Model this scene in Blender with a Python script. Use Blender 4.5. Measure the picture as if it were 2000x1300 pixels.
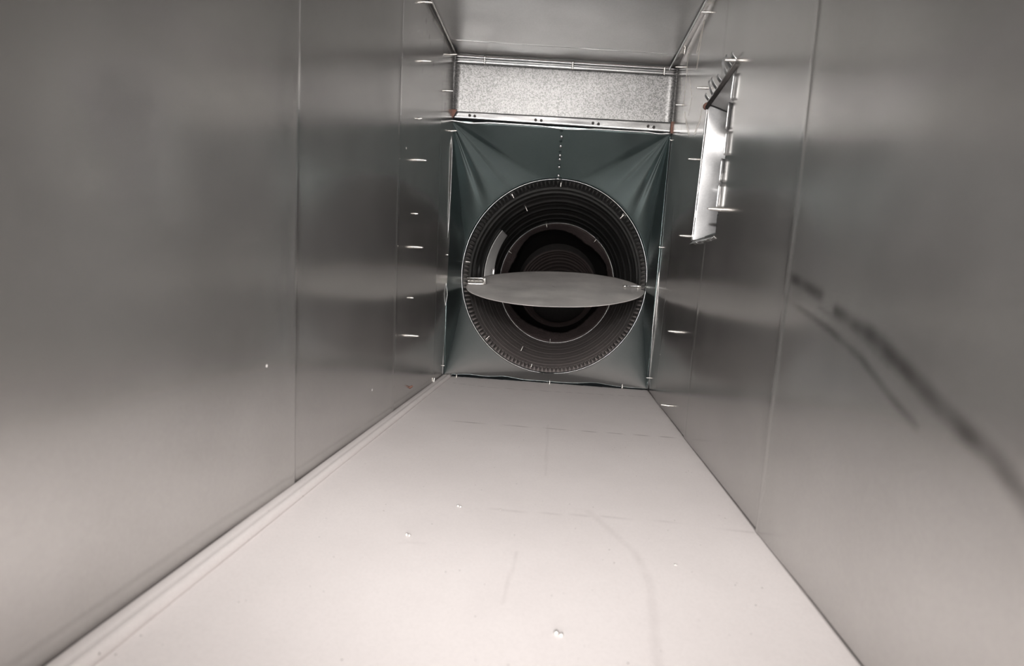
import bpy, math, random
from mathutils import Vector, Matrix, noise as mnoise
for o in list(bpy.data.objects): bpy.data.objects.remove(o, do_unlink=True)
SC = bpy.context.scene
COL = SC.collection
PI = math.pi
W, H = 0.356, 0.5405            # duct width and height in metres (14 inch trunk)
XL, XR, YR, YT = -0.0103, 0.0003, 0.0269, 0.0052   # lean of the walls, skew of the far end

# ------------------------------------------------------------------ camera
CAM = Vector((0.2014, -0.9044, 0.1727))
RIGHT = Vector((0.9927, 0.1008, 0.0666)); DOWN = Vector((0.0757, -0.0895, -0.9931)); FWD = Vector((-0.0941, 0.9909, -0.0964))
cd = bpy.data.cameras.new('camera'); cam = bpy.data.objects.new('camera', cd); COL.objects.link(cam)
M3 = Matrix((RIGHT, -DOWN, -FWD)).transposed()
cam.matrix_world = Matrix.Translation(CAM) @ M3.to_4x4()
cd.sensor_width = 36; cd.lens = 36 * 1040 / 2000; cd.clip_start = 0.005; cd.clip_end = 20
cd.dof.use_dof = True; cd.dof.focus_distance = 0.98; cd.dof.aperture_fstop = 9.5
SC.camera = cam
# ------------------------------------------------------------------ world, light, exposure
w = bpy.data.worlds.new('world'); SC.world = w; w.use_nodes = True
w.node_tree.nodes['Background'].inputs[0].default_value = (0.80, 0.86, 0.9, 1)
w.node_tree.nodes['Background'].inputs[1].default_value = 0.01
def area(name, loc, to, sx, sy, power, col):
    l = bpy.data.lights.new(name, 'AREA'); l.shape = 'RECTANGLE'; l.size = sx; l.size_y = sy
    l.energy = power; l.color = col
    o = bpy.data.objects.new(name, l); COL.objects.link(o); o.location = loc
    o.rotation_euler = (Vector(to) - Vector(loc)).to_track_quat('-Z', 'Y').to_euler(); return o
area('room_light_at_open_duct_end', (W / 2, -2.12, 0.28), (W / 2, 0, 0.24), 0.30, 0.46, 18, (1, 0.965, 0.94))
pl = bpy.data.lights.new('phone_torch', 'SPOT'); pl.energy = 8.0; pl.shadow_soft_size = 0.006; pl.color = (1, 0.97, 0.955)
pl.spot_size = math.radians(106); pl.spot_blend = 1.0
po = bpy.data.objects.new('phone_torch', pl); COL.objects.link(po); po.location = CAM - RIGHT * 0.012 - DOWN * 0.10 - FWD * 0.01
po.rotation_euler = (Vector((W / 2, -0.15, 0.06)) - po.location).to_track_quat('-Z', 'Y').to_euler()
SC.view_settings.view_transform = 'Standard'; SC.view_settings.look = 'None'
SC.view_settings.gamma = 1; SC.view_settings.exposure = 0.27; SC.view_settings.use_curve_mapping = False

# ------------------------------------------------------------------ where a sight line meets a real surface of the duct
def ray(px, py): return FWD + RIGHT * ((px - 1000) / 1040) + DOWN * ((py - 650) / 1040)
def hit(px, py, P, n):
    d = ray(px, py); n = Vector(n); return CAM + d * ((Vector(P) - CAM).dot(n) / d.dot(n))
NB = (-YR / W, 1, -YT / H)
def yb(x, z, off=0): return YR * x / W + YT * z / H + off
def on_back(px, py, off=0): return hit(px, py, (0, off, 0), NB)
def on_right(px, py): return hit(px, py, (W, 0, 0), (1, 0, -XR / H))
def on_left(px, py): return hit(px, py, (0, 0, 0), (1, 0, -XL / H))
def on_ceil(px, py): return hit(px, py, (0, 0, H), (0, 0, 1))
def on_floor(px, py): return hit(px, py, (0, 0, 0), (0, 0, 1))

# ------------------------------------------------------------------ materials
class NT:
    def __init__(s, name):
        m = bpy.data.materials.new(name); m.use_nodes = True; s.m = m; s.t = m.node_tree; s.n = s.t.nodes; s.l = s.t.links
        s.b = s.n['Principled BSDF']
        s.tc = s.n.new('ShaderNodeTexCoord')
    def link(s, a, b): s.l.new(a, b)
    def mapping(s, sc=(1, 1, 1), rot=(0, 0, 0)):
        k = s.n.new('ShaderNodeMapping'); k.inputs['Scale'].default_value = sc; k.inputs['Rotation'].default_value = rot
        s.link(s.tc.outputs['Object'], k.inputs['Vector']); return k.outputs[0]
    def noise(s, scale, detail=4, rough=0.55, vec=None):
        k = s.n.new('ShaderNodeTexNoise'); k.inputs['Scale'].default_value = scale; k.inputs['Detail'].default_value = detail
        k.inputs['Roughness'].default_value = rough; s.link(vec or s.tc.outputs['Object'], k.inputs['Vector']); return k.outputs['Fac']
    def voro(s, scale, out='Distance', vec=None, feature='F1'):
        k = s.n.new('ShaderNodeTexVoronoi'); k.feature = feature; k.inputs['Scale'].default_value = scale
        s.link(vec or s.tc.outputs['Object'], k.inputs['Vector']); return k.outputs[out]
    def ramp(s, f, stops):
        k = s.n.new('ShaderNodeValToRGB'); e = k.color_ramp.elements
        while len(e) < len(stops): e.new(0.5)
        for i, (p, c) in enumerate(stops):
            e[i].position = p; e[i].color = (c, c, c, 1) if isinstance(c, (int, float)) else (*c, 1)
        s.link(f, k.inputs[0]); return k.outputs[0]
    def mix(s, f, a, b, mode='MIX'):
        k = s.n.new('ShaderNodeMix'); k.data_type = 'RGBA'; k.blend_type = mode
        for sock, v in ((k.inputs[0], f), (k.inputs[6], a), (k.inputs[7], b)):
            if hasattr(v, 'links'): s.link(v, sock)
            elif isinstance(v, (int, float)): sock.default_value = v if sock is k.inputs[0] else (v, v, v, 1)
            else: sock.default_value = (*v, 1)
        return k.outputs[2]
    def math(s, op, a, b=0.0, c=0.0):
        k = s.n.new('ShaderNodeMath'); k.operation = op
        for i, v in enumerate((a, b, c)):
            if hasattr(v, 'links'): s.link(v, k.inputs[i])
            else: k.inputs[i].default_value = v
        return k.outputs[0]
    def attr(s, name):
        k = s.n.new('ShaderNodeAttribute'); k.attribute_name = name; return k.outputs['Fac']
    def bump(s, h, strength, dist=0.001, prev=None):
        k = s.n.new('ShaderNodeBump'); k.inputs['Strength'].default_value = strength; k.inputs['Distance'].default_value = dist
        s.link(h, k.inputs['Height'])
        if prev: s.link(prev, k.inputs['Normal'])
        s.link(k.outputs[0], s.b.inputs['Normal']); return k.outputs[0]
    def set(s, **kw):
        for k, v in kw.items():
            i = s.b.inputs[{'base': 'Base Color', 'rough': 'Roughness', 'metal': 'Metallic', 'spec': 'Specular IOR Level'}[k]]
            if hasattr(v, 'links'): s.link(v, i)
            elif isinstance(v, tuple): i.default_value = (*v, 1)
            else: i.default_value = v
        return s.m

def galvanised(name, dark, light, rough, rvar=0.08, settled=0.0, metal=0.9, dust=(0.56, 0.52, 0.5), dustf=0.1, bump=0.12, specks=False, smear_edge_dark=False):
    t = NT(name)
    big = t.noise(9, 5, 0.6); fine = t.noise(420, 3, 0.7)
    f = t.math('MULTIPLY_ADD', fine, 0.35, t.math('MULTIPLY', big, 0.65))
    col = t.mix(t.ramp(f, [(0.35, 0.0), (0.65, 1.0)]), dark, light)
    dm = t.math('MULTIPLY', t.ramp(t.noise(14, 6, 0.65), [(0.3, 0.35), (0.75, 1.0)]), dustf)
    rg = t.math('MULTIPLY_ADD', big, rvar, rough - rvar / 2)
    if settled:                                                   # dust that has settled on faces turned upwards
        g = t.n.new('ShaderNodeNewGeometry'); sx = t.n.new('ShaderNodeSeparateXYZ'); t.link(g.outputs['Normal'], sx.inputs[0])
        up = t.ramp(t.math('MULTIPLY_ADD', t.noise(25, 4), 0.15, sx.outputs['Z']), [(0.1, 0.0), (0.85, 1.0)])
        up = t.math('MULTIPLY', up, settled); dm = t.math('MAXIMUM', dm, up); rg = t.math('MULTIPLY_ADD', up, 0.4, rg)
    mt = t.math('SUBTRACT', metal, dm)
    col = t.mix(dm, col, dust)
    if specks:                                                    # stray white flecks of dust on the sheet
        d = t.voro(24, 'Distance'); d = t.ramp(d, [(0.0, 1.0), (0.028, 1.0), (0.04, 0.0)])
        pick = t.ramp(t.noise(6, 0), [(0.55, 0.0), (0.58, 1.0)])
        sp = t.math('MULTIPLY', d, pick)
        col = t.mix(sp, col, (0.9, 0.88, 0.85)); mt = t.math('MULTIPLY', mt, t.math('SUBTRACT', 1.0, sp))
    if smear_edge_dark:
        a = t.attr('smear_edge_dark'); col = t.mix(t.math('MULTIPLY', a, 0.75), col, (0.06, 0.055, 0.05))
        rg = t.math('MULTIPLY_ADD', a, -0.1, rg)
        b = t.attr('sealant'); col = t.mix(b, col, (0.86, 0.80, 0.71)); mt = t.math('MULTIPLY', mt, t.math('MULTIPLY_ADD', b, -1.0, 1.0))
        rg = t.math('MULTIPLY_ADD', b, 0.03, rg)
    if bump > 0: t.bump(fine, bump, 0.00006)
    return t.set(base=col, rough=rg, metal=mt)

M = {}
M['wall'] = galvanised('galvanised_wall', (0.56, 0.55, 0.535), (0.64, 0.63, 0.615), 0.19, rvar=0.06, specks=True, smear_edge_dark=True, dustf=0.05, bump=0)
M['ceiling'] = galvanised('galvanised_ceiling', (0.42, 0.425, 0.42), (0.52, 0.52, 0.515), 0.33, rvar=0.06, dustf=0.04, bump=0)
M['cone'] = galvanised('smooth_galvanised_transition', (0.125, 0.168, 0.170), (0.16, 0.205, 0.207), 0.22, rvar=0.05, dustf=0.06, bump=0, settled=0.8, dust=(0.27, 0.25, 0.243))
M['bright'] = galvanised('bright_zinc_strip', (0.36, 0.365, 0.37), (0.50, 0.50, 0.50), 0.34, dustf=0.03, bump=0.15)
M['farpipe'] = galvanised('reddish_far_pipe', (0.55, 0.46, 0.45), (0.65, 0.56, 0.55), 0.34, metal=0.8, dustf=0.1)
M['lit_metal'] = galvanised('painted_lit_metal', (0.75, 0.74, 0.73), (0.85, 0.84, 0.83), 0.5, metal=0.25, dustf=0.0, bump=0)  # pale, barely metallic colour so the added pipe flap looks lit
M['takeoff'] = galvanised('takeoff_zinc', (0.17, 0.172, 0.175), (0.24, 0.24, 0.24), 0.36, dustf=0.03, bump=0.1)
M['flange'] = galvanised('flange_zinc', (0.26, 0.265, 0.27), (0.38, 0.38, 0.38), 0.32, dustf=0.03)
M['cleat'] = galvanised('cleat_metal', (0.44, 0.43, 0.42), (0.56, 0.55, 0.54), 0.22, dustf=0.06)
M['pipe'] = galvanised('dusty_pipe_metal', (0.17, 0.18, 0.18), (0.25, 0.25, 0.25), 0.32, dustf=0.06, dust=(0.40, 0.35, 0.34), metal=0.95, settled=0.85)
M['screw'] = galvanised('zinc_screw', (0.60, 0.58, 0.55), (0.78, 0.76, 0.73), 0.22, dustf=0.05, bump=0)
M['damper'] = galvanised('dusty_damper_blade', (0.40, 0.38, 0.37), (0.46, 0.44, 0.43), 0.5, dustf=0.7, dust=(0.74, 0.70, 0.67), metal=0.55)
t = NT('spangled_zinc')                                           # large bright spangle on the far panel
c1 = t.voro(620, 'Color'); bw = t.n.new('ShaderNodeRGBToBW'); t.link(c1, bw.inputs[0])
f = t.math('MULTIPLY_ADD', t.noise(260, 4, 0.7), 0.5, t.math('MULTIPLY', bw.outputs[0], 0.5))
t.bump(bw.outputs[0], 0.25, 0.0006)
M['spangle'] = t.set(base=t.mix(t.ramp(f, [(0.35, 0.0), (0.62, 1.0)]), (0.15, 0.15, 0.15), (0.35, 0.348, 0.345)), rough=t.math('MULTIPLY_ADD', f, 0.25, 0.32), metal=0.85)
t = NT('dusty_floor_sheet')
sp = t.ramp(t.voro(150), [(0.0, 1.0), (0.055, 1.0), (0.085, 0.0)]); pk = t.ramp(t.noise(38, 2), [(0.52, 0.0), (0.60, 1.0)])
sp = t.math('MULTIPLY', sp, pk)
base = t.mix(t.ramp(t.noise(7, 6, 0.65), [(0.3, 0.0), (0.7, 1.0)]), (0.685, 0.64, 0.63), (0.75, 0.705, 0.695))
base = t.mix(t.math('MULTIPLY', t.ramp(t.noise(600, 2), [(0.4, 0.0), (0.8, 1.0)]), 0.10), base, (0.3, 0.27, 0.26))
base = t.mix(t.math('MULTIPLY', sp, 0.75), base, (0.12, 0.10, 0.10))
base = t.mix(t.attr('smear_edge_dark'), base, (0.26, 0.22, 0.215))
t.bump(t.noise(500, 3), 0.12, 0.0003)
M['floor'] = t.set(base=base, rough=0.5, metal=0.1, spec=0.5)
t = NT('rust'); M['rust'] = t.set(base=t.mix(t.noise(600, 5), (0.09, 0.035, 0.025), (0.20, 0.11, 0.085)), rough=0.9, metal=0.0)
t = NT('reddish_duct_mastic'); t.bump(t.noise(120, 5), 0.6, 0.003)
M['mastic'] = t.set(base=t.mix(t.noise(60, 5), (0.045, 0.033, 0.032), (0.09, 0.067, 0.065)), rough=0.8, metal=0.0)
t = NT('recess_dark'); M['dark'] = t.set(base=t.mix(t.noise(60, 5), (0.025, 0.023, 0.022), (0.05, 0.045, 0.043)), rough=0.8, metal=0.0)  # darkness of gap, punch holes and deep pipe put into the colour

# ------------------------------------------------------------------ mesh helpers
class MB:
    def __init__(s): s.v = []; s.f = []
    def grid(s, nu, nv, fn, closed=False, keep=None):
        b = len(s.v)
        for i in range(nu):
            for j in range(nv): s.v.append(tuple(fn(i / (nu if closed else nu - 1), j / (nv - 1))))
        for i in range(nu if closed else nu - 1):
            k = (i + 1) % nu
            for j in range(nv - 1):
                if keep and not keep((i + .5) / (nu - 1), (j + .5) / (nv - 1)): continue
                s.f.append((b + i * nv + j, b + k * nv + j, b + k * nv + j + 1, b + i * nv + j + 1))
        return s
    def tube(s, pts, r, n=8, radii=None, caps=True):
        pts = [Vector(p) for p in pts]; b = len(s.v); m = len(pts)
        up = Vector((0.13, 0.31, 0.94))
        for i, p in enumerate(pts):
            d = (pts[min(i + 1, m - 1)] - pts[max(i - 1, 0)]).normalized()
            a = d.cross(up)
            if a.length < 1e-3: a = d.cross(Vector((1, 0, 0)))
            a.normalize(); c = d.cross(a)
            rr = radii[i] if radii else r
            for k in range(n):
                t = 2 * PI * k / n; s.v.append(tuple(p + a * (rr * math.cos(t)) + c * (rr * math.sin(t))))
        for i in range(m - 1):
            for k in range(n):
                k2 = (k + 1) % n; s.f.append((b + i * n + k, b + i * n + k2, b + (i + 1) * n + k2, b + (i + 1) * n + k))
        if caps: s.f.append(tuple(b + k for k in range(n))[::-1]); s.f.append(tuple(b + (m - 1) * n + k for k in range(n)))
        return s
    def box(s, p, ax, ay, az):                                     # p = corner, three edge vectors
        p, ax, ay, az = map(Vector, (p, ax, ay, az)); b = len(s.v)
        for k in range(8): s.v.append(tuple(p + ax * (k & 1) + ay * (k >> 1 & 1) + az * (k >> 2 & 1)))
        for q in ((0, 2, 3, 1), (4, 5, 7, 6), (0, 1, 5, 4), (2, 6, 7, 3), (0, 4, 6, 2), (1, 3, 7, 5)): s.f.append(tuple(b + i for i in q))
        return s
    def build(s, name, mat, parent=None, smooth=True, thick=0, off=0, bevel=0, attrs=None):
        me = bpy.data.meshes.new(name); me.from_pydata(s.v, [], s.f); me.update()
        me.materials.append(M[mat]); o = bpy.data.objects.new(name, me); COL.objects.link(o)
        if smooth: me.polygons.foreach_set('use_smooth', [True] * len(me.polygons))
        for an, vals in (attrs or {}).items():
            a = me.attributes.new(an, 'FLOAT', 'POINT'); a.data.foreach_set('value', vals)
        if bevel:
            q = o.modifiers.new('bevel', 'BEVEL'); q.width = bevel; q.segments = 2; q.limit_method = 'ANGLE'
        if thick:
            q = o.modifiers.new('solid', 'SOLIDIFY'); q.thickness = thick; q.offset = off
        if parent: o.parent = parent; o.matrix_parent_inverse = parent.matrix_world.inverted()
        return o
def tag(o, label=None, cat=None, group=None, kind=None):
    for k, v in (('label', label), ('category', cat), ('group', group), ('kind', kind)):
        if v: o[k] = v
    return o
def empty(name, loc, label, cat, group=None):
    o = bpy.data.objects.new(name, None); COL.objects.link(o); o.location = loc; o.empty_display_size = 0.02
    o.matrix_world = Matrix.Translation(Vector(loc)); return tag(o, label, cat, group)
def nz(x, y, z=0, s=1): return mnoise.noise(Vector((x * s, y * s, z * s)))
def seg_d(p, a, b):
    ax, ay = a; bx, by = b; vx, vy = bx - ax, by - ay; L = vx * vx + vy * vy
    t = max(0, min(1, ((p[0] - ax) * vx + (p[1] - ay) * vy) / L)) if L else 0
    return math.hypot(p[0] - ax - t * vx, p[1] - ay - t * vy), t
def sstep(e0, e1, x):
    t = max(0, min(1, (x - e0) / (e1 - e0))); return t * t * (3 - 2 * t)
YN = -2.10                                                        # the open near end of the duct

# ------------------------------------------------------------------ setting: the four sheet metal sides
LSEAM = [(-0.5185, 1.0), (-0.2790, 0.8), (-0.079, 0.5)]
RSEAM = [(-0.5091, 1.0), (-0.2653, 0.7), (-0.055, 0.5)]
def seam_off(y, seams):                                           # lapped seam: a small step with a rolled lip
    d = 0
    for ys, a in seams:
        u = y - ys
        d += a * 0.0016 * math.exp(-(u / 0.0030) ** 2) + a * 0.0012 * sstep(0.0, 0.004, -u) * sstep(-0.09, -0.01, u)
    return d
def ys_list(y0, y1, step, seams, fine=0.0008):
    out = []; y = y0
    while y < y1:
        out.append(y); near = min((abs(y - s[0]) for s in seams), default=1)
        y += fine if near < 0.006 else step
    out.append(y1); return out
def wall_left():
    ys = ys_list(YN, 0.012, 0.006, LSEAM); nzv = 90; b = MB()
    marks = [[(842, 20), (850, 50)], [(838, 60), (842, 95)], [(862, 30), (866, 60)], [(824, 10), (828, 60)], [(832, 30), (836, 75)],
             [(824, 120), (822, 210)], [(828, 128), (822, 150)], [(846, 120), (851, 165)], [(876, 110), (868, 232)], [(872, 180), (874, 225)]]
    mk = [[(q.y, q.z) for q in (on_left(*p) for p in m)] for m in marks]
    sm = []
    n = len(ys)
    def fn(u, v):
        y = ys[round(u * (n - 1))]; z = v * (H + 0.012)
        x = XL * z / H + seam_off(y, LSEAM) + 0.0006 * nz(y, z, 3, 6) + 0.0016 * nz(y, z, 9, 2.2)
        s = 0
        if y > -0.35:
            for a, c in mk:
                d, _ = seg_d((y, z), a, c); s = max(s, 0.9 * (1 - sstep(0.0004, 0.0018, d)) * (0.5 + 0.8 * nz(y, z, 1, 160)))
        s = max(s, 0.55 * math.exp(-z / 0.010) * sstep(-1.1, -0.1, y))  # also darker towards the foot of the wall
        sm.append(max(0, min(1, s))); return (x, y, z)
    b.grid(n, nzv, fn)
    tag(b.build('wall_left', 'wall', thick=0.0008, off=-1, attrs={'smear_edge_dark': sm, 'sealant': [0.0] * len(sm)}), kind='structure')
# the rectangular hole of the side take-off in the right wall: far top, far bottom, near top, near bottom
OP = [on_right(1383, 203), on_right(1352, 470), on_right(1442, 118), on_right(1397, 457)]
def wall_right():
    fy = lambda z: OP[1].y + (OP[0].y - OP[1].y) * (z - OP[1].z) / (OP[0].z - OP[1].z)
    ny = lambda z: OP[3].y + (OP[2].y - OP[3].y) * (z - OP[3].z) / (OP[2].z - OP[3].z)
    zb, zt = 0.239, 0.404
    arcs = [([(1632, 608), (1700, 655), (1760, 715), (1830, 790), (1890, 850), (1945, 900), (2010, 985), (2040, 1040)], 0.0058, 0.85),
            ([(1562, 600), (1620, 645), (1680, 700), (1730, 765), (1785, 830)], 0.0030, 0.7),
            ([(1550, 543), (1575, 558), (1603, 577)], 0.0050, 0.8), ([(1600, 600), (1680, 655), (1735, 715)], 0.0022, 0.35),
            ([(1530, 575), (1560, 600)], 0.003, 0.3)]
    ap = [([(q.y, q.z) for q in (on_right(*p) for p in m)], wd, st) for m, wd, st in arcs]
    seal = [([(1376, 45), (1368, 90), (1362, 130)], .006), ([(1372, 60), (1362, 100)], .006), ([(1345, 110), (1342, 150), (1336, 205)], .003),
            ([(1348, 150), (1352, 190), (1345, 225)], .0022), ([(1372, 205), (1366, 240), (1356, 262)], .004), ([(1338, 222), (1346, 262)], .0035), ([(1330, 150), (1333, 190)], .002)]
    sp = [([(q.y, q.z) for q in (on_right(*p) for p in m)], wd) for m, wd in seal]
    dk = [[(1313, 450), (1309, 520)], [(1304, 600), (1301, 650)], [(1325, 130), (1319, 240)], [(1330, 150), (1326, 200)]]
    dk = [[(q.y, q.z) for q in (on_right(*p) for p in m)] for m in dk]
    ys = [YN + (-0.72 - YN) * i / 40 for i in range(40)] + ys_list(-0.72, 0.034, 0.0024, RSEAM)
    ys = sorted(ys); n = len(ys); nzv = 230; b = MB(); sm = []; se = []
    def fn(u, v):
        y = ys[round(u * (n - 1))]; z = v * (H + 0.012)
        x = W + XR * z / H - seam_off(y, RSEAM) + 0.0006 * nz(y, z, 13, 6) + 0.0018 * nz(y, z, 19, 2.2) * sstep(0, -0.1, y)
        # push rows onto the hole's outline so that it is cut cleanly
        s = 0
        wob = 0.6 + 0.5 * nz(y, z, 2, 70)
        for pts, wd, st in ap:
            for k in range(len(pts) - 1):
                d, _ = seg_d((y, z), pts[k], pts[k + 1]); s = max(s, st * (1 - sstep(0.0, 1.25, d / wd)) * min(1, wob + 0.2))
        q = 0
        if y > -0.3:
            for pts, wd in sp:
                for k in range(len(pts) - 1):
                    d, _ = seg_d((y, z), pts[k], pts[k + 1]); q = max(q, 0.8 * (1 - sstep(0.5, 1.0, d / wd + 0.5 * nz(y, z, 5, 90))))
            for a, c in dk:
                d, _ = seg_d((y, z), a, c); s = max(s, 0.8 * (1 - sstep(0.0004, 0.002, d)) * (0.6 + 0.6 * nz(y, z, 1, 120)))
        s = max(s, 0.5 * math.exp(-z / 0.012) * sstep(-1.0, -0.1, y))  # mask rises towards the bottom and the far end
        sm.append(max(0, min(1, s))); se.append(max(0, min(1, q))); return (x, y, z)
    def keep(u, v):
        y = ys[min(n - 1, int(u * (n - 1)))] + 0.0012; z = v * (H + 0.012)
        return not (zb < z < zt and ny(z) < y < fy(z))
    b.grid(n, nzv, fn, keep=keep)
    tag(b.build('wall_right', 'wall', thick=0.0008, off=1, attrs={'smear_edge_dark': sm, 'sealant': se}), kind='structure')
def floor_():
    ys = [YN + (-0.8 - YN) * i / 20 for i in range(20)] + [-0.8 + 0.87 * i / 330 for i in range(331)]; n = len(ys); b = MB(); sm = []
    lines = [([(877, 822), (1000, 832), (1130, 842), (1345, 857)], 0.0011, 0.75), ([(886, 748), (960, 757), (1080, 765), (1262, 775)], 0.0013, 0.6),
             ([(930, 993), (1060, 1003), (1200, 1011), (1300, 1020), (1470, 1040)], 0.0013, 0.3), ([(1060, 1290), (700, 1240)], 0.002, 0.0),
             ([(1150, 1000), (1240, 1080), (1270, 1140), (1285, 1300)], 0.004, 0.15), ([(1010, 1080), (980, 1180)], 0.0015, 0.2), ([(1070, 830), (1065, 930)], 0.0018, 0.16),
             ([(780, 1060), (830, 1062)], 0.002, 0.12)]
    lp = [([(q.y, q.x) for q in (on_floor(*p) for p in m)], wd, st) for m, wd, st in lines]
    def fn(u, v):
        y = ys[round(u * (n - 1))]; x = v * W; y = min(y, yb(x, 0, 0.004))
        z = 0.0007 * nz(x, y, 4, 5) - 0.0003; s = 0
        for pts, wd, st in lp:
            for k in range(len(pts) - 1):
                d, _ = seg_d((y, x), pts[k], pts[k + 1]); e = (1 - sstep(0.3, 1.0, d / wd)); s = max(s, e * st * (0.75 + 0.5 * nz(x, y, 0, 80)))
        edge = math.exp(-max(0, W - x) / 0.004) * 0.5 * sstep(-0.7, 0, y) * (0.7 + 0.6 * nz(x, y, 0, 60))  # darker along the right edge, more so at the far end
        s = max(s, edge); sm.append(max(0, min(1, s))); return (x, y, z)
    b.grid(n, 190, fn)
    tag(b.build('floor', 'floor', thick=0.0008, off=-1, attrs={'smear_edge_dark': sm}), kind='structure')
def ceiling_():
    a, c = on_ceil(895, 77), on_ceil(1318, 105)
    n = 700; b = MB()
    def fn(u, v):
        y = -0.75 + u * 0.79; x = XL + v * (W - XL + 0.004)
        yc = a.y + (c.y - a.y) * (x - a.x) / (c.x - a.x); d = y - yc
        z = H - 0.0010 * sstep(0.0, -0.006, d) + 0.004 * sstep(0, 0.05, d) * 0.6 - 0.0015 * nz(x, y, 7, 5) + 0.0006 * nz(x, y, 7, 18)
        return (x, y, z)
    b.grid(n, 40, fn)
    b.grid(8, 8, lambda u, v: (XL + v * (W - XL + .004), YN + u * (-0.75 - YN), H))
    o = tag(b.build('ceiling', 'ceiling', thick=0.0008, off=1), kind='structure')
    MB().tube([a + (c - a) * (-0.03 + 1.1 * i / 40) + Vector((0, 0, -0.0010 + 0.0004 * nz(i, 0, 3, 0.4))) for i in range(41)], 0.0007, 6).build('lap_edge', 'bright', o)
wall_left(); wall_right(); floor_(); ceiling_()

# upper end panel: bright spangled sheet with rounded side returns
def back_panel():
    b = MB()
    def fn(u, v):
        x = XL * 0.95 + u * (W - XL * 0.95 + 0.0005); z = 0.444 + v * (H - 0.444 + 0.002)
        e = min(x - XL * 0.95, W - x); r = 0.012
        off = 0.004 + 0.0008 * nz(x, z, 2, 14)
        if e < r: off -= 0.009 * (1 - math.sqrt(max(0, 1 - ((r - e) / r) ** 2)))
        return (x, yb(x, z, off), z)
    b.grid(160, 30, fn)
    tag(b.build('wall_back', 'spangle', thick=0.0008, off=-1), kind='structure')
back_panel()

# ------------------------------------------------------------------ seam strips
b = MB()                                                          # lock seam lying along the left floor edge
prof = [(-0.0005, 0.0), (0.0008, 0.0035), (0.003, 0.0052), (0.0075, 0.0056), (0.0095, 0.0050), (0.0105, 0.0062), (0.0122, 0.0066), (0.0135, 0.0054), (0.0142, 0.0030), (0.0146, 0.0)]
b.grid(160, len(prof), lambda u, v: (prof[round(v * 9)][0] * (1.0 + 0.42 * (1 - u) ** 1.2) + 0.0004 * nz(0, u, 1, 30), YN + u * (0.003 - YN), prof[round(v * 9)][1] * 0.75 + 0.0002 * nz(0, u, 8, 40)))
tag(b.build('floor_seam', 'floor', thick=0.0006, off=-1, attrs={'smear_edge_dark': [0.0] * (160 * 10)}), 'long dusty raised seam strip running along the floor at the foot of the left wall', 'seam strip')
# right ceiling rail
pa, pb = on_ceil(1307, 132), on_ceil(1388, -20)
root = empty('ceiling_edge_cleat', (pa.x, 0.02, H), 'flat metal edge strip with bright bead between ceiling and right wall', 'edge strip')
d = (pb - pa).normalized(); far = pa; near = pa + d * 1.35
b = MB().grid(60, 6, lambda u, v: Vector(((far + (near - far) * u).x + v * (W + XR + 0.001 - (far + (near - far) * u).x), (far + (near - far) * u).y, H - 0.0035 + 0.0012 * math.sin(v * PI) + 0.0004 * nz(u, 0, 0, 40))))
b.build('strip', 'cleat', root, thick=0.0006, off=-1)
MB().tube([far + (near - far) * (i / 40) + Vector((0, 0, -0.0042 + 0.0003 * nz(i, 0, 0, 0.7))) for i in range(41)], 0.0016).build('bead', 'bright', root)
# left ceiling bead
pa, pb = on_ceil(890, 104), on_ceil(843, 0)
d = (pb - pa).normalized()
tag(MB().tube([pa + d * (1.3 * i / 50) + Vector((0.0008, 0, -0.002 + 0.0004 * nz(i, 3, 0, 0.7))) for i in range(51)], 0.0018).build('ceiling_edge_bead', 'cleat'),
    'thin rounded metal bead along the ceiling edge above the left wall', 'edge strip')
# slip cleat across the far top joint
root = empty('slip_cleat', (W / 2, yb(W / 2, H), H - 0.006), 'layered slip cleat across the far end where ceiling meets bright speckled panel', 'slip cleat')
x0, x1 = XL + 0.001, W - 0.001
def across(z, off, amp=0.0005, n=70, sd=0, xa=x0, xb=x1): return [Vector((xa + (xb - xa) * i / n, yb(xa + (xb - xa) * i / n, z, off), z + amp * nz(i * 0.12, sd, 0, 1))) for i in range(n + 1)]
MB().tube(across(H - 0.0045, -0.0045, sd=1), 0.0011).build('upper_bead', 'flange', root)
MB().tube(across(H - 0.0085, -0.0035, sd=5), 0.0008).build('middle_bead', 'pipe', root)
MB().tube(across(H - 0.0120, -0.0030, sd=9), 0.0011).build('lower_bead', 'flange', root)
MB().grid(60, 4, lambda u, v: (x0 + u * (x1 - x0), yb(x0 + u * (x1 - x0), H, -0.0015), H - 0.001 - v * 0.0125)).build('backing_strip', 'pipe', root, thick=0.0008)
# flange strip with clinched marks
root = empty('flange_strip', (W / 2, yb(W / 2, 0.44), 0.437), 'thin shiny flange strip with paired punch marks under the speckled panel', 'flange strip')
fa, fb, fc, fdp = on_back(893, 217.5), on_back(884, 230), on_back(1314, 239.5), on_back(1311, 259)
def strip(u, v):
    top = fa.lerp(fc, u); bot = fb.lerp(fdp, u); p = top.lerp(bot, v); p.y -= 0.0012 + 0.0005 * nz(u, v, 1, 6) + 0.0008 * v; return p
MB().grid(90, 6, strip).build('strip', 'flange', root, thick=0.0007)
for px, py in ((917, 225), (927, 226.5), (1046, 234), (1057, 235), (1158, 240), (1169, 241.5), (1266, 246), (1277, 248)):
    p = on_back(px, py, -0.0035)
    MB().tube([p + Vector((0, 0.002, 0)), p + Vector((0, -0.0005, 0)), p + Vector((0, -0.001, -0.0002))], 0, 8, radii=[0.0024, 0.0022, 0.0010]).build('punch_mark', 'dark', root)
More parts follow.
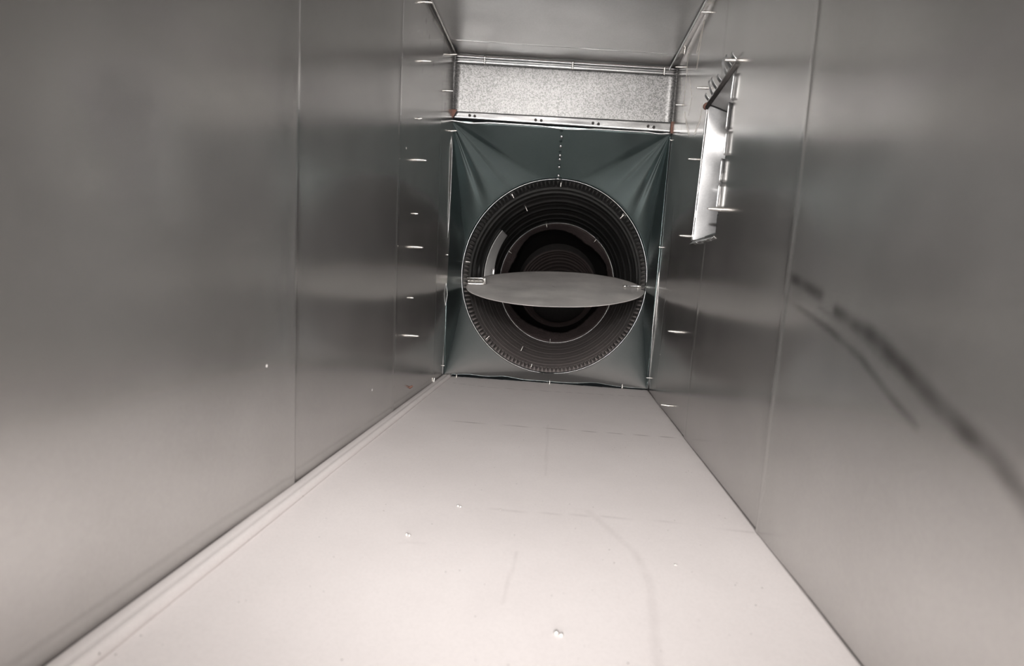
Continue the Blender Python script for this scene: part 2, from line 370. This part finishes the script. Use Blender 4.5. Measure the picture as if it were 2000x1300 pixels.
for nm, quad, lab in (('rust_patch', [(876, 212), (893, 214), (883, 232), (874, 230)], 'small patch of brown rust at the left end of the flange strip'),
                      ('rust_patch', [(1311, 237), (1321, 238), (1319, 263), (1309, 260)], 'small patch of brown rust at the right end of the flange strip')):
    q = [on_back(x, y, -0.0045) for x, y in quad]
    tag(MB().grid(12, 12, lambda u, v: q[0].lerp(q[1], u).lerp(q[3].lerp(q[2], u), v) + Vector((0.0006 * nz(v, u, 3, 9), 0.0004 * nz(u, v, 0, 8), 0))).build(nm, 'rust', thick=0.0004), lab, 'rust')

# ------------------------------------------------------------------ square to round transition
TL, TR, BL, BR = on_back(880, 235), on_back(1317, 261), on_back(866, 738), on_back(1265, 760)
BL.z = 0.004; BR.z = 0.003; BL.x = 0.0015; BR.x = W - 0.002; TR.x = W - 0.001; TL.x = TL.x + 0.001
CC = Vector((0.1775, 0.1035, 0.184)); CRX, CRZ = 0.1725, 0.181
def circ(a, k=1.0, off=0.0):                                     # angle from top, clockwise seen from camera
    x = CC.x + CRX * k * math.sin(a); z = CC.z + CRZ * k * math.cos(a)
    return Vector((x, CC.y + YR / W * (x - CC.x) + off, z))
root = empty('square_to_round_transition', (W / 2, 0.03, 0.0), 'dark grey square to round duct transition with creased upper corners around the round pipe mouth', 'duct transition')
b = MB(); path = []                                               # (outer point, inner angle)
corners = [TR, BR, BL, TL]; mids = [(TL + TR) / 2, (TR + BR) / 2, (BL + BR) / 2, (TL + BL) / 2]
sp_ = [math.radians(9), math.radians(12), math.radians(9), math.radians(12)]
for q in range(4):
    m0, c, m1 = mids[q], corners[q], mids[(q + 1) % 4]; a0 = q * PI / 2
    for i in range(16): t = i / 16; path.append((m0.lerp(c, t), a0 + sp_[q] * t, q, -1))
    for i in range(44): t = i / 44; path.append((c, a0 + sp_[q] + (PI / 2 - sp_[q] - sp_[(q + 1) % 4]) * t, q, t))
    for i in range(16): t = i / 16; path.append((c.lerp(m1, t), a0 + PI / 2 - sp_[(q + 1) % 4] * (1 - t), q, -1))
NP = len(path)
def cone(u, v):
    o, a, q, t = path[round(u * NP) % NP]; i = circ(a)
    p = o.lerp(i, v)
    if t >= 0:
        k = math.sin(t * PI); p.y += 0.006 * k * math.sin(v * PI)                       # rolled corner
        p.y += 0.0009 * math.sin(v * PI) ** 1.5 * (math.sin(t * 13 + q) + 0.4 * math.sin(t * 29 + 2 * q)) * (1 if q in (0, 3) else 0.25)
        if q in (0, 3):                                                                   # pinched creases fanning out of the top corners
            tt = t if q == 3 else 1 - t; p.y -= math.sin(v * PI) ** 0.8 * (0.0045 * math.exp(-((tt - 0.40) / 0.055) ** 2) + 0.0012 * math.exp(-((tt - 0.66) / 0.04) ** 2))
    else: p.y -= 0.002 * math.sin(v * PI)
    # buckled outer lip
    wv = (1 - v) ** 6
    if abs(o.z - BL.z) < 0.01: p.z += wv * (0.0008 * abs(nz(o.x, 0, 4, 22)) + 0.0036 * math.exp(-((o.x - 0.105) / 0.022) ** 2) + 0.0024 * math.exp(-((o.x - 0.045) / 0.02) ** 2) + 0.0038 * math.exp(-((o.x - 0.265) / 0.026) ** 2))
    if v < 0.3 and o.z > 0.42: p.z -= wv * 0.003 * max(0, nz(o.x, 0, 8, 16))
    return p
b.grid(NP, 22, cone, closed=True).build('body', 'cone', root, thick=0.0006, off=0)
# bright rolled top lip
def lip(i, n=90):
    x = TL.x + (TR.x - TL.x) * i / n; z = TL.z + (TR.z - TL.z) * i / n - 0.0012 - 0.0028 * max(0, math.sin((i / n) * 13 + 0.9)) * sstep(0, 0.1, i / n) * sstep(1, 0.93, i / n)
    return Vector((x, yb(x, z, -0.0035), z))
MB().tube([lip(i) for i in range(91)], 0.0013, 8, radii=[0.0009 + 0.0007 * max(0, math.sin(i / 90 * 7 + 0.3)) for i in range(91)]).build('top_lip', 'bright', root)
def side_lip(name, pts, wd, mat='bright', sd=0):
    P = [on_back(x, y, -0.006) for x, y in pts]
    def fn(u, v):
        k = u * (len(P) - 1); i = min(len(P) - 2, int(k)); p = P[i].lerp(P[i + 1], k - i)
        return p + Vector(((v - .5) * wd * (0.7 + 0.5 * math.sin(u * 9 + sd)) + 0.0004 * nz(u, v, sd, 25), 0.0045 * v if sd else 0.0045 * (1 - v), 0))
    return MB().grid(100, 4, fn).build(name, mat, root, thick=0.0005)
side_lip('left_lip', [(879, 238), (880, 262), (882, 290), (880, 350), (877, 420), (875, 450), (872, 500), (870, 545), (873, 575), (866, 610), (865, 680), (864, 735)], 0.0022)
side_lip('right_lip', [(1318, 262), (1316, 285), (1312, 320), (1306, 380), (1301, 430), (1299, 470), (1292, 510), (1285, 560), (1281, 600), (1276, 640), (1273, 690), (1268, 740), (1265, 760)], 0.0028, sd=2)
# seam tab down the top centre and short seam at the bottom
sa, sb = on_back(1097, 262), Vector(circ(-0.03))
for tt in (0.06, 0.26, 0.46, 0.545, 0.72, 0.92):
    p = sa.lerp(sb, tt) + Vector((0, -0.0012 - 0.002 * math.sin(tt * PI), 0)); d = Vector((0, -1, -0.7)).normalized()
    MB().tube([p, p + d * 0.0008, p + d * 0.0014, p + d * 0.0017], 0, 10, radii=[0.0028, 0.0026, 0.0018, 0.0005]).build('rivet', 'flange', root)
q0, q1 = on_back(1071, 752, -0.001), circ(PI + 0.06)
MB().tube([q0 + Vector((0, 0, 0.002)), q1 + Vector((0, -0.002, 0.001))], 0.0005, 6).build('bottom_seam', 'pipe', root)

# ------------------------------------------------------------------ the round pipe behind it
AX = Vector((-0.0065, 0.5965, -0.009)) / 0.5965                   # drift of the pipe per metre of depth
def ring(a, dist, k=1.0):
    p = circ(a, k); s = dist; sk = max(0.0, 1 - dist / 0.25)
    p.y = CC.y + (p.y - CC.y) * sk; return p + AX * s
pr = empty('ribbed_round_pipe', CC + Vector((0, 0.02, -CRZ)), 'dark ribbed round metal pipe opening at the end of the duct', 'round pipe')
NA = 192
MB().tube([circ(2 * PI * i / 96, 1.0, -0.0022) for i in range(97)], 0.0005, 6, caps=False).build('front_rim', 'flange', pr)
NT_ = 1200
MB().grid(NT_, 10, lambda u, v: ring(2 * PI * u, -0.001 + 0.048 * v, 0.995 - (0.005 + (0.014 + 0.014 * math.sin(2 * PI * u * 140)) * sstep(0.05, 0.3, v) * sstep(1.0, 0.8, v))), closed=True).build('crimped_collar', 'pipe', pr)
ribs = [(0.066, 1), (0.107, 1), (0.158, .6), (0.208, 1), (0.26, .5), (0.311, 1), (0.36, .5), (0.411, 1), (0.45, .6), (0.49, 1), (0.53, .6), (0.566, 1)]
ds = [0.046 + 0.552 * i / 400 for i in range(401)]
def pipe1(u, v):
    dd = ds[round(v * 400)]; r = 0.99
    up_ = 0.25 + 0.75 * sstep(-0.5, 0.15, math.cos(2 * PI * u))          # dust fills the grooves low down
    for x, am in ribs: r -= 0.022 * up_ * am * math.exp(-((dd - x) / 0.0048) ** 2)
    return ring(2 * PI * u, dd, r)
MB().grid(NA, 401, pipe1, closed=True).build('ribbed_wall', 'pipe', pr)
MB().tube([circ(-0.03 + 0.035 * (i - 1), 1.0, -0.0035) for i in range(3)], 0.0011, 6).build('rim_tab', 'bright', pr)
# elbow collar with ragged mastic ring at the far end of the first length
er = empty('inner_pipe_collar', ring(PI, 0.61), 'reddish ragged mastic collar deep inside the round pipe', 'pipe collar')
MB().tube([ring(2 * PI * i / 96, 0.596, 0.985) for i in range(97)], 0.0016, 8, caps=False).build('rim', 'pipe', er)
poly = [0.90, 0.83, 0.92, 0.88, 0.80, 0.84, 0.80, 0.86, 0.92, 0.84, 0.93]
def rag(u, v):
    a = 2 * PI * u; k = u * len(poly); i = int(k) % len(poly); t = k - int(k)
    inner = poly[i] * (1 - t) + poly[(i + 1) % len(poly)] * t + 0.012 * nz(math.sin(a) * 3, math.cos(a) * 3, 0, 7)
    return ring(a, 0.60 + 0.05 * v, 0.985 + (inner - 0.985) * v)
MB().grid(220, 6, rag, closed=True).build('ragged_mastic', 'mastic', er, thick=0.002)
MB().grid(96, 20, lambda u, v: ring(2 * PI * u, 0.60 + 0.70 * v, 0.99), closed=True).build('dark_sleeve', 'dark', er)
# second ribbed length far in
sr = empty('far_ribbed_pipe', ring(PI, 1.3), 'second ribbed pipe length far inside with thin reddish ribs', 'round pipe')
FC = Vector((0.1659, 1.40, 0.155)); FR = 0.166
def fring(a, dist, k): return Vector((FC.x + FR * k * math.sin(a), FC.y + dist, FC.z + FR * k * math.cos(a)))
MB().grid(96, 4, lambda u, v: ring(2 * PI * u, 1.28, 0.99).lerp(fring(2 * PI * u, 0, 1.0), v), closed=True).build('joint_ring', 'dark', sr)
def pipe2(u, v):
    dd = 0.9 * v; r = 1.0
    for x in [0.02 + 0.125 * i for i in range(8)]: r -= 0.045 * math.exp(-((dd - x) / 0.008) ** 2)
    p = fring(2 * PI * u, dd, r); p.z -= 0.10 * dd * dd; return p
MB().grid(96, 200, pipe2, closed=True).build('ribbed_wall', 'farpipe', sr)
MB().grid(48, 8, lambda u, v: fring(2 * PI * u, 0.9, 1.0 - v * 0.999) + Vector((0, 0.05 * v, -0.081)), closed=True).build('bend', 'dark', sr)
# flap added on the pipe's left side, pale and tilted to look lit
fl = empty('lit_metal_flap', ring(-1.75, 0.3), 'curved patch added for the lit metal on left inner side of the pipe above the blade', 'metal patch')
def flap(u, v):
    a = -1.80 + 0.90 * u; p = ring(a, 0.25 + 0.04 * v + 0.05 * u * v, 0.975 - 0.125 * v * (1 - 0.8 * u)); return p
MB().grid(30, 24, flap).build('patch', 'lit_metal', fl, thick=0.0008)
p = ring(-1.50, 0.277, 0.875)
MB().box(p + Vector((-0.004, -0.003, -0.010)), (0.008, 0, 0), (0, 0.004, 0), (0, 0, 0.020)).build('clip', 'pipe', fl, bevel=0.002)

# ------------------------------------------------------------------ damper blade
DM = Vector((0.1787, 0.135, 0.1683)); DU = Vector((0.9963, 0.0695, 0.0497)).normalized(); DR = 0.1705
e1 = DU.cross(Vector((0, 0, 1))).normalized()
if e1.y > 0: e1 = -e1
e2 = e1.cross(DU)
if e2.z < 0: e2 = -e2
TA = math.radians(11); DN = (e1 * math.cos(TA) - e2 * math.sin(TA)); DP = DU.cross(DN)
if DP.z < 0: DP = -DP
dr = empty('damper_blade', DM, 'round grey damper blade lying nearly flat across the round pipe mouth', 'damper')
b = MB()
def disc(u, v):
    a = 2 * PI * u; x = DR * v * math.cos(a); y = DR * v * math.sin(a)
    h = 0.0007 * nz(x, y, 3, 14) - 0.0012 * abs(math.sin(0)) + 0.0010 * math.exp(-((y + 0.25 * (DR - abs(x))) / 0.006) ** 2) * sstep(0.5, 1, v)
    return DM + DU * x + DN * y + DP * h
b.grid(128, 40, lambda u, v: disc(u, 0.002 + 0.998 * v), closed=True)
b.build('disc', 'damper', dr, thick=0.0003, off=0)
# left threaded clip: flat bracket holding a coil
cl = DM - DU * (DR - 0.019) + DP * 0.0016
bk = MB().box(cl - DU * 0.019 - DN * 0.0035, DU * 0.034, DN * 0.007, DP * 0.0010).build('left_bracket', 'cleat', dr, bevel=0.0004)
MB().tube([cl + DU * (-0.017 + 0.029 * i / 200) + DN * (0.0032 * math.cos(i * 0.56)) + DP * (0.0064 + 0.0032 * math.sin(i * 0.56)) for i in range(201)], 0.00055, 6).build('coil', 'screw', bk)
MB().tube([cl + DU * a + DP * c for a, c in ((-0.020, 0.0018), (-0.020, 0.0112), (-0.018, 0.0122), (0.010, 0.0122), (0.0135, 0.0112), (0.0145, 0.0065), (0.0135, 0.0018), (0.010, 0.0012), (-0.018, 0.0012), (-0.020, 0.0018))], 0.0009, 8).build('wire_loop', 'screw', bk)
MB().tube([cl + DU * 0.0165 + DP * 0.0008, cl + DU * 0.0165 + DP * 0.0122], 0.0026, 10).build('nut', 'screw', bk, bevel=0.0004)
cr = DM + DU * (DR - 0.017) + DP * 0.0016
MB().tube([cr - DU * 0.016 + DP * 0.001, cr + DU * 0.006 + DP * 0.0016, cr + DU * 0.023 + DP * 0.0012], 0.0010, 8).build('pivot_rod', 'bright', dr)
MB().tube([cr - DU * 0.021 + DP * 0.001, cr - DU * 0.013 + DP * 0.001], 0.0020, 8).build('rod_end', 'screw', dr)
MB().box(cr + DU * 0.006 - DN * 0.003, DU * 0.008, DN * 0.006, DP * 0.003).build('right_bracket', 'screw', dr, bevel=0.0005)

# ------------------------------------------------------------------ side take-off in the right wall
tr = empty('side_takeoff_collar', (W, -0.26, 0.239), 'bright rectangular take-off collar opening through the right wall', 'duct take-off')
FT, FB, NTp, NBt = OP
D = 0.085
def outp(p, dy=0, dz=0, dd=D): return p + Vector((dd, dy, dz))
FTo, FBo = outp(FT, -0.008, -0.03), outp(FB, -0.006, 0.0)
def face(name, A, B, C_, Dq, mat, bulge=0.0, nu=40, nv=40, sd=0, par=tr, nrm=Vector((0, -1, 0))):
    return MB().grid(nu, nv, lambda u, v: A.lerp(B, u).lerp(C_.lerp(Dq, u), v) + nrm * (bulge * math.sin(u * PI) * math.sin(v * PI) + 0.0006 * nz(u, v, sd, 6))).build(name, mat, par, thick=0.0007)
# far side face, with the bend near its top
def farface(u, v):
    p = FB.lerp(FT, v).lerp(FBo.lerp(FTo, v), u)
    p.y -= 0.010 * u * math.exp(-((v - 0.80) / 0.10) ** 2); p.y += 0.006 * sstep(0.86, 1.0, v) * u + 0.0003 * nz(u, v, 4, 5)
    p.y -= 0.0016 * math.exp(-((v - 0.41) / 0.012) ** 2) * sstep(0.15, 0.5, u)
    return p
MB().grid(50, 90, farface).build('far_side', 'takeoff', tr, thick=0.0007)
face('top_side', FT, NTp, FTo, outp(NTp, 0, -0.03), 'ceiling', 0.0, nrm=Vector((0, 0, -1)))
face('bottom_side', FB, NBt, FBo, outp(NBt), 'bright', 0.0, nrm=Vector((0, 0, 1)))
face('near_side', NBt, NTp, outp(NBt), outp(NTp, 0, -0.03), 'ceiling', 0.0)
face('end_cap', FTo, outp(NTp, 0, -0.03), FBo, outp(NBt), 'ceiling', 0.0, nrm=Vector((1, 0, 0)))
MB().tube([FB.lerp(FT, i / 30) + Vector((-0.0004, 0.0008, 0)) for i in range(31)], 0.0009, 6).build('far_edge', 'bright', tr)
c0 = FB.lerp(FT, 0.47).lerp(FBo.lerp(FTo, 0.47), 0.42) + Vector((0, -0.0010, 0))
MB().tube([c0 + Vector((0.0042 * math.cos(a * PI / 12), 0.0009 * math.sin(a * PI / 12) * 0, 0.0042 * math.sin(a * PI / 12))) for a in range(25)], 0.0005, 6).build('stamped_ring', 'pipe', tr)
# bent tabs: near edge (five long), top edge (standing), bottom edge
def tab(A, B, out, name='tab', mat='bright', curl=0.004, wd=0.012):
    A, B, out = Vector(A), Vector(B), Vector(out)
    return MB().grid(8, 8, lambda u, v: A.lerp(B, u) + out * (wd * v) + Vector((-curl * math.sin(v * PI * 0.6), 0, 0))).build(name, mat, tr, thick=0.0006)
nearpx = [((1440, 143), (1433, 196)), ((1430, 200), (1424, 252)), ((1425, 256), (1420, 303)), ((1416, 310), (1411, 356)), ((1411, 358), (1405, 408))]
for (a, c) in nearpx:
    A, B = on_right(*a), on_right(*c)
    tab(A + Vector((0.002, 0.003, 0)), B + Vector((0.002, 0.003, 0)), (-0.75, -0.45, 0), curl=-0.001, wd=0.009)
for i, t in enumerate((0.03, 0.16, 0.32, 0.48, 0.64, 0.79, 0.93)):
    A = FT.lerp(NTp, t); B = FT.lerp(NTp, min(1, t + 0.055))
    tab(A + Vector((0.001, 0, 0.0005)), B + Vector((0.001, 0, 0.0005)), (-0.25 + 0.1 * math.sin(i * 2), 0.05, 0.9), curl=0.004, wd=0.010 + 0.005 * ((i * 2) % 3))
MB().tube([FT + Vector((-0.001, 0, 0.001)), NTp + Vector((-0.001, 0, 0.001))], 0.0011, 6).build('top_fold', 'cleat', tr)
MB().tube([FT + Vector((-0.001, 0, -0.004)), NTp + Vector((-0.001, 0, -0.004))], 0.0026, 6).build('top_gap_shade', 'dark', tr)  # dark tube put in for the shaded gap along the top edge
for i, t in enumerate((0.0, 0.2, 0.4, 0.6, 0.8)):
    A = FB.lerp(NBt, t); B = FB.lerp(NBt, t + 0.17)
    tab(A + Vector((0.001, 0, 0)), B + Vector((0.001, 0, 0)), (-0.62, -0.1, -0.45), curl=-0.002, wd=0.010 + 0.0015 * (i % 2))
q = FT + Vector((-0.003, 0.002, -0.002))
tag(MB().tube([q + Vector((0.003, 0, 0)), q, q + Vector((-0.002, 0, 0))], 0, 8, radii=[0.0042, 0.004, 0.002]).build('rust_spot', 'rust'), 'small round rust spot at the far top corner of the wall opening', 'rust')

# ------------------------------------------------------------------ sheet metal screws
def screw_mesh(L=0.0115, r=0.0021):
    b = MB(); pts = []; rad = []; n = 9
    pts.append(0.0 - 0.0015); rad.append(r)
    for i in range(n):
        z = L * 0.80 * i / n; k = 1 - 0.35 * (i / n) ** 2
        pts += [z, z + L * 0.030, z + L * 0.050]; rad += [r * 0.66 * k, r * k, r * 0.66 * k]
    pts += [L * 0.82, L * 0.9, L]; rad += [r * 0.5, r * 0.34, 0.00008]
    b.tube([Vector((0, 0, z)) for z in pts], 0, 10, radii=rad)
    me = bpy.data.meshes.new('sheet_metal_screw'); me.from_pydata(b.v, [], b.f); me.materials.append(M['screw'])
    me.polygons.foreach_set('use_smooth', [True] * len(me.polygons)); return me
SM = screw_mesh(); SS = screw_mesh(0.0075, 0.0019)
def screw(p, d, label, group, short=False, s=1.0, mat=None):
    o = bpy.data.objects.new('sheet_metal_screw', SS if short else SM); COL.objects.link(o)
    if mat: 
        o.data = o.data.copy(); o.data.materials[0] = M[mat]
    o.location = p; o.rotation_euler = Vector(d).to_track_quat('Z', 'Y').to_euler(); o.scale = (s, s, s)
    return tag(o, label, 'screw', group)
G = 'screw tips through the left wall'
for (x, y, sh, lab, s) in [
    (829, 4, 0, 'screw tip on left wall at the very top beside the ceiling edge bead', 1.0),
    (826, 119, 0, 'screw tip on left wall level with the slip cleat, second from top', 1.0),
    (818, 232, 1, 'stubby screw tip on left wall where the bright reflection ends, level with the flange strip', 0.8),
    (815, 312, 0, 'long screw tip on left wall level with the transition rivets', 1.15),
    (810, 417, 1, 'stubby screw tip on left wall between two long ones above pipe centre', 0.8),
    (808, 482, 0, 'long screw tip on left wall just above the height of the damper blade', 1.15),
    (801, 581, 1, 'stubby screw tip on left wall level with the near edge of the damper blade', 0.8),
    (800, 655, 0, 'long screw tip on left wall low down, last clean one above the rusty screw', 1.15)]:
    screw(on_left(x, y), (1, 0.1 if not sh else -0.5, 0.0), lab, G, bool(sh), s)
screw(on_left(799, 757), (0.8, -0.3, 0.5), 'rusty screw tip low on the left wall just above the floor seam strip', G, True, 1.0, 'rust')
screw(on_left(872, 177) , (1, 0, -0.03), 'screw tip in far left corner beside the bright speckled panel', 'screws in the far end joints')
screw(on_left(880, 107), (1, 0, 0.1), 'screw tip in far left corner at the left end of the slip cleat', 'screws in the far end joints')
def bk_s(x, y, d, lab, off=-0.005, short=False, s=1.0, g='screws in the far end joints'): return screw(on_back(x, y, off), d, lab, g, short, s)
bk_s(880, 256, (1, 0, 0.12), 'screw at the upper left corner of the transition pointing right', -0.008)
bk_s(866, 497, (1, -0.05, 0), 'screw through left lip of the transition beside the pipe at mid height', -0.008, s=0.8)
bk_s(859, 713, (1, 0, 0), 'screw through left lip of the transition near the floor', -0.008, s=0.8)
bk_s(1319, 277, (-1, 0, 0.35), 'screw at the upper right corner of the transition pointing left', -0.008, s=0.9)
bk_s(1299, 484, (-1, -0.1, 0.1), 'screw through right lip of the transition beside the pipe at mid height', -0.010)
bk_s(1272, 738, (-1, 0, 0), 'screw through right lip of the transition near the floor', -0.008, s=0.8)
for x, y, lab in ((891, 746, 'upright screw at the left end of the gap between floor and transition'), (1073, 753, 'upright screw at the middle of the floor joint below the pipe'), (1215, 757, 'upright screw at the right part of the floor joint below the pipe')):
    p = on_back(x, y, -0.006); p.z = max(p.z, 0.0); screw(p, (0, 0.1, 1), lab, 'upright screws along the far floor joint', True, 1.0)
p = on_floor(847, 750); p.z = 0.003; screw(p, (0.1, 0, 1), 'upright screw standing on the floor seam strip in the far left corner', 'upright screws along the far floor joint', True, 1.1)
for x, y, lab in ((947, 112, 'left hanging screw under the slip cleat above the speckled panel'), (1119, 122, 'middle hanging screw under the slip cleat above the speckled panel'), (1298, 133, 'right hanging screw under the slip cleat above the speckled panel')):
    bk_s(x, y, (0, -0.15, -1), lab, -0.0055, s=1.05, g='hanging screws along the slip cleat')
G = 'screw tips through the right wall'
for x, y, s, lab in ((1440, 118, 1.15, 'big screw tip at the near top corner of the wall opening'), (1378, 172, 1.0, 'screw tip on right wall just beyond the top tabs of the opening'), (1359, 311, .9, 'screw tip on right wall left of the middle of the opening'),
                     (1408, 409, 1.25, 'big screw tip at the lower end of the near edge tabs of the opening'), (1345, 461, 1.1, 'screw tip at the far bottom corner of the wall opening'), (1323, 648, 1.15, 'lone screw tip on right wall below the opening in the dark band'),
                     (1306, 792, 1.0, 'lowest screw tip on right wall just above the floor edge'), (1384, 24, .9, 'screw tip on right wall beside the ceiling edge strip, highest of all'), (1332, 205, .9, 'screw tip in the far right corner beside the speckled panel'),
                     (1331, 131, .9, 'screw tip in the far right top corner at the end of the slip cleat')):
    screw(on_right(x, y), (-1, 0.05, 0.03), lab, G, False, s)
screw(on_ceil(1338, 92) + Vector((0, 0, -0.003)), (0, 0.1, -1), 'small screw hanging from the ceiling edge strip near far right corner', 'hanging screws along the slip cleat', True, 1.0)
G = 'screws around the rim of the round pipe'
def rad_s(px, py, dist, lab, s=0.8, g=G):
    # place on the pipe wall at the angle seen through this point
    q = hit(px, py, CC + AX * dist, (0, 1, 0)); c = CC + AX * dist
    a = math.atan2((q.x - c.x) / CRX, (q.z - c.z) / CRZ); p = ring(a, dist, 0.985); d = (c - p).normalized()
    screw(p, d, lab, g, False, s)
for x, y, lab in ((997, 373, 'screw on the pipe rim at the upper left'), (1096, 352, 'screw hanging from the very top of the pipe rim'), (1221, 417, 'screw on the pipe rim at the upper right'), (903, 509, 'screw on the pipe rim at the far left above the damper bracket'),
                  (946, 665, 'screw on the pipe rim at the lower left'), (1036, 722, 'screw standing on the bottom of the pipe rim left of the bottom seam')):
    rad_s(x, y, 0.012, lab)
for x, y, dd, lab in ((1033, 420, 0.20, 'screw deeper in the upper left of the ribbed pipe'), (1022, 675, 0.20, 'screw on the lower left floor of the ribbed pipe below the blade')):
    rad_s(x, y, dd, lab, 1.0, 'screws deep inside the round pipe')
for x, y, dd, lab in ((1067, 436, 0.57, 'screw at the top of the deep reddish collar'), (1168, 464, 0.57, 'screw at the upper right of the deep reddish collar'), (1000, 495, 0.57, 'screw at the left of the deep reddish collar'), (1074, 668, 0.57, 'screw at the bottom of the deep collar below the blade')):
    rad_s(x, y, dd, lab, 1.3, 'screws deep inside the round pipe')

# ------------------------------------------------------------------ bits on the floor
def bead(px, py, r, lab, n=2):
    p = on_floor(px, py); b = MB()
    for k in range(n):
        c = p + Vector(((k - (n - 1) / 2) * r * 1.8, r * 0.3 * (-1) ** k, 0)); rr = r * (1 - 0.2 * k)
        b.tube([c + Vector((0, 0, h * rr)) for h in (0, .3, .8, 1.3, 1.55, 1.62)], 0, 10, radii=[rr * q for q in (0.7, 0.95, 1.0, 0.75, 0.35, 0.05)])
    tag(b.build('metal_bit', 'screw'), lab, 'metal bit', 'tiny metal bits on the floor')
bead(897, 990, 0.0011, 'pair of tiny shiny metal bits on the floor, left of centre and farther away')
bead(977, 996, 0.0006, 'tiniest shiny speck of metal near the middle of the floor', 1)
bead(797, 1046, 0.0011, 'tiny shiny metal bits on the floor nearer the left seam strip')
bead(1091, 1240, 0.0014, 'shiny round metal bit on the floor closest to the camera', 2)
bead(1320, 1104, 0.0007, 'tiny pale metal bit on the right side of the floor')
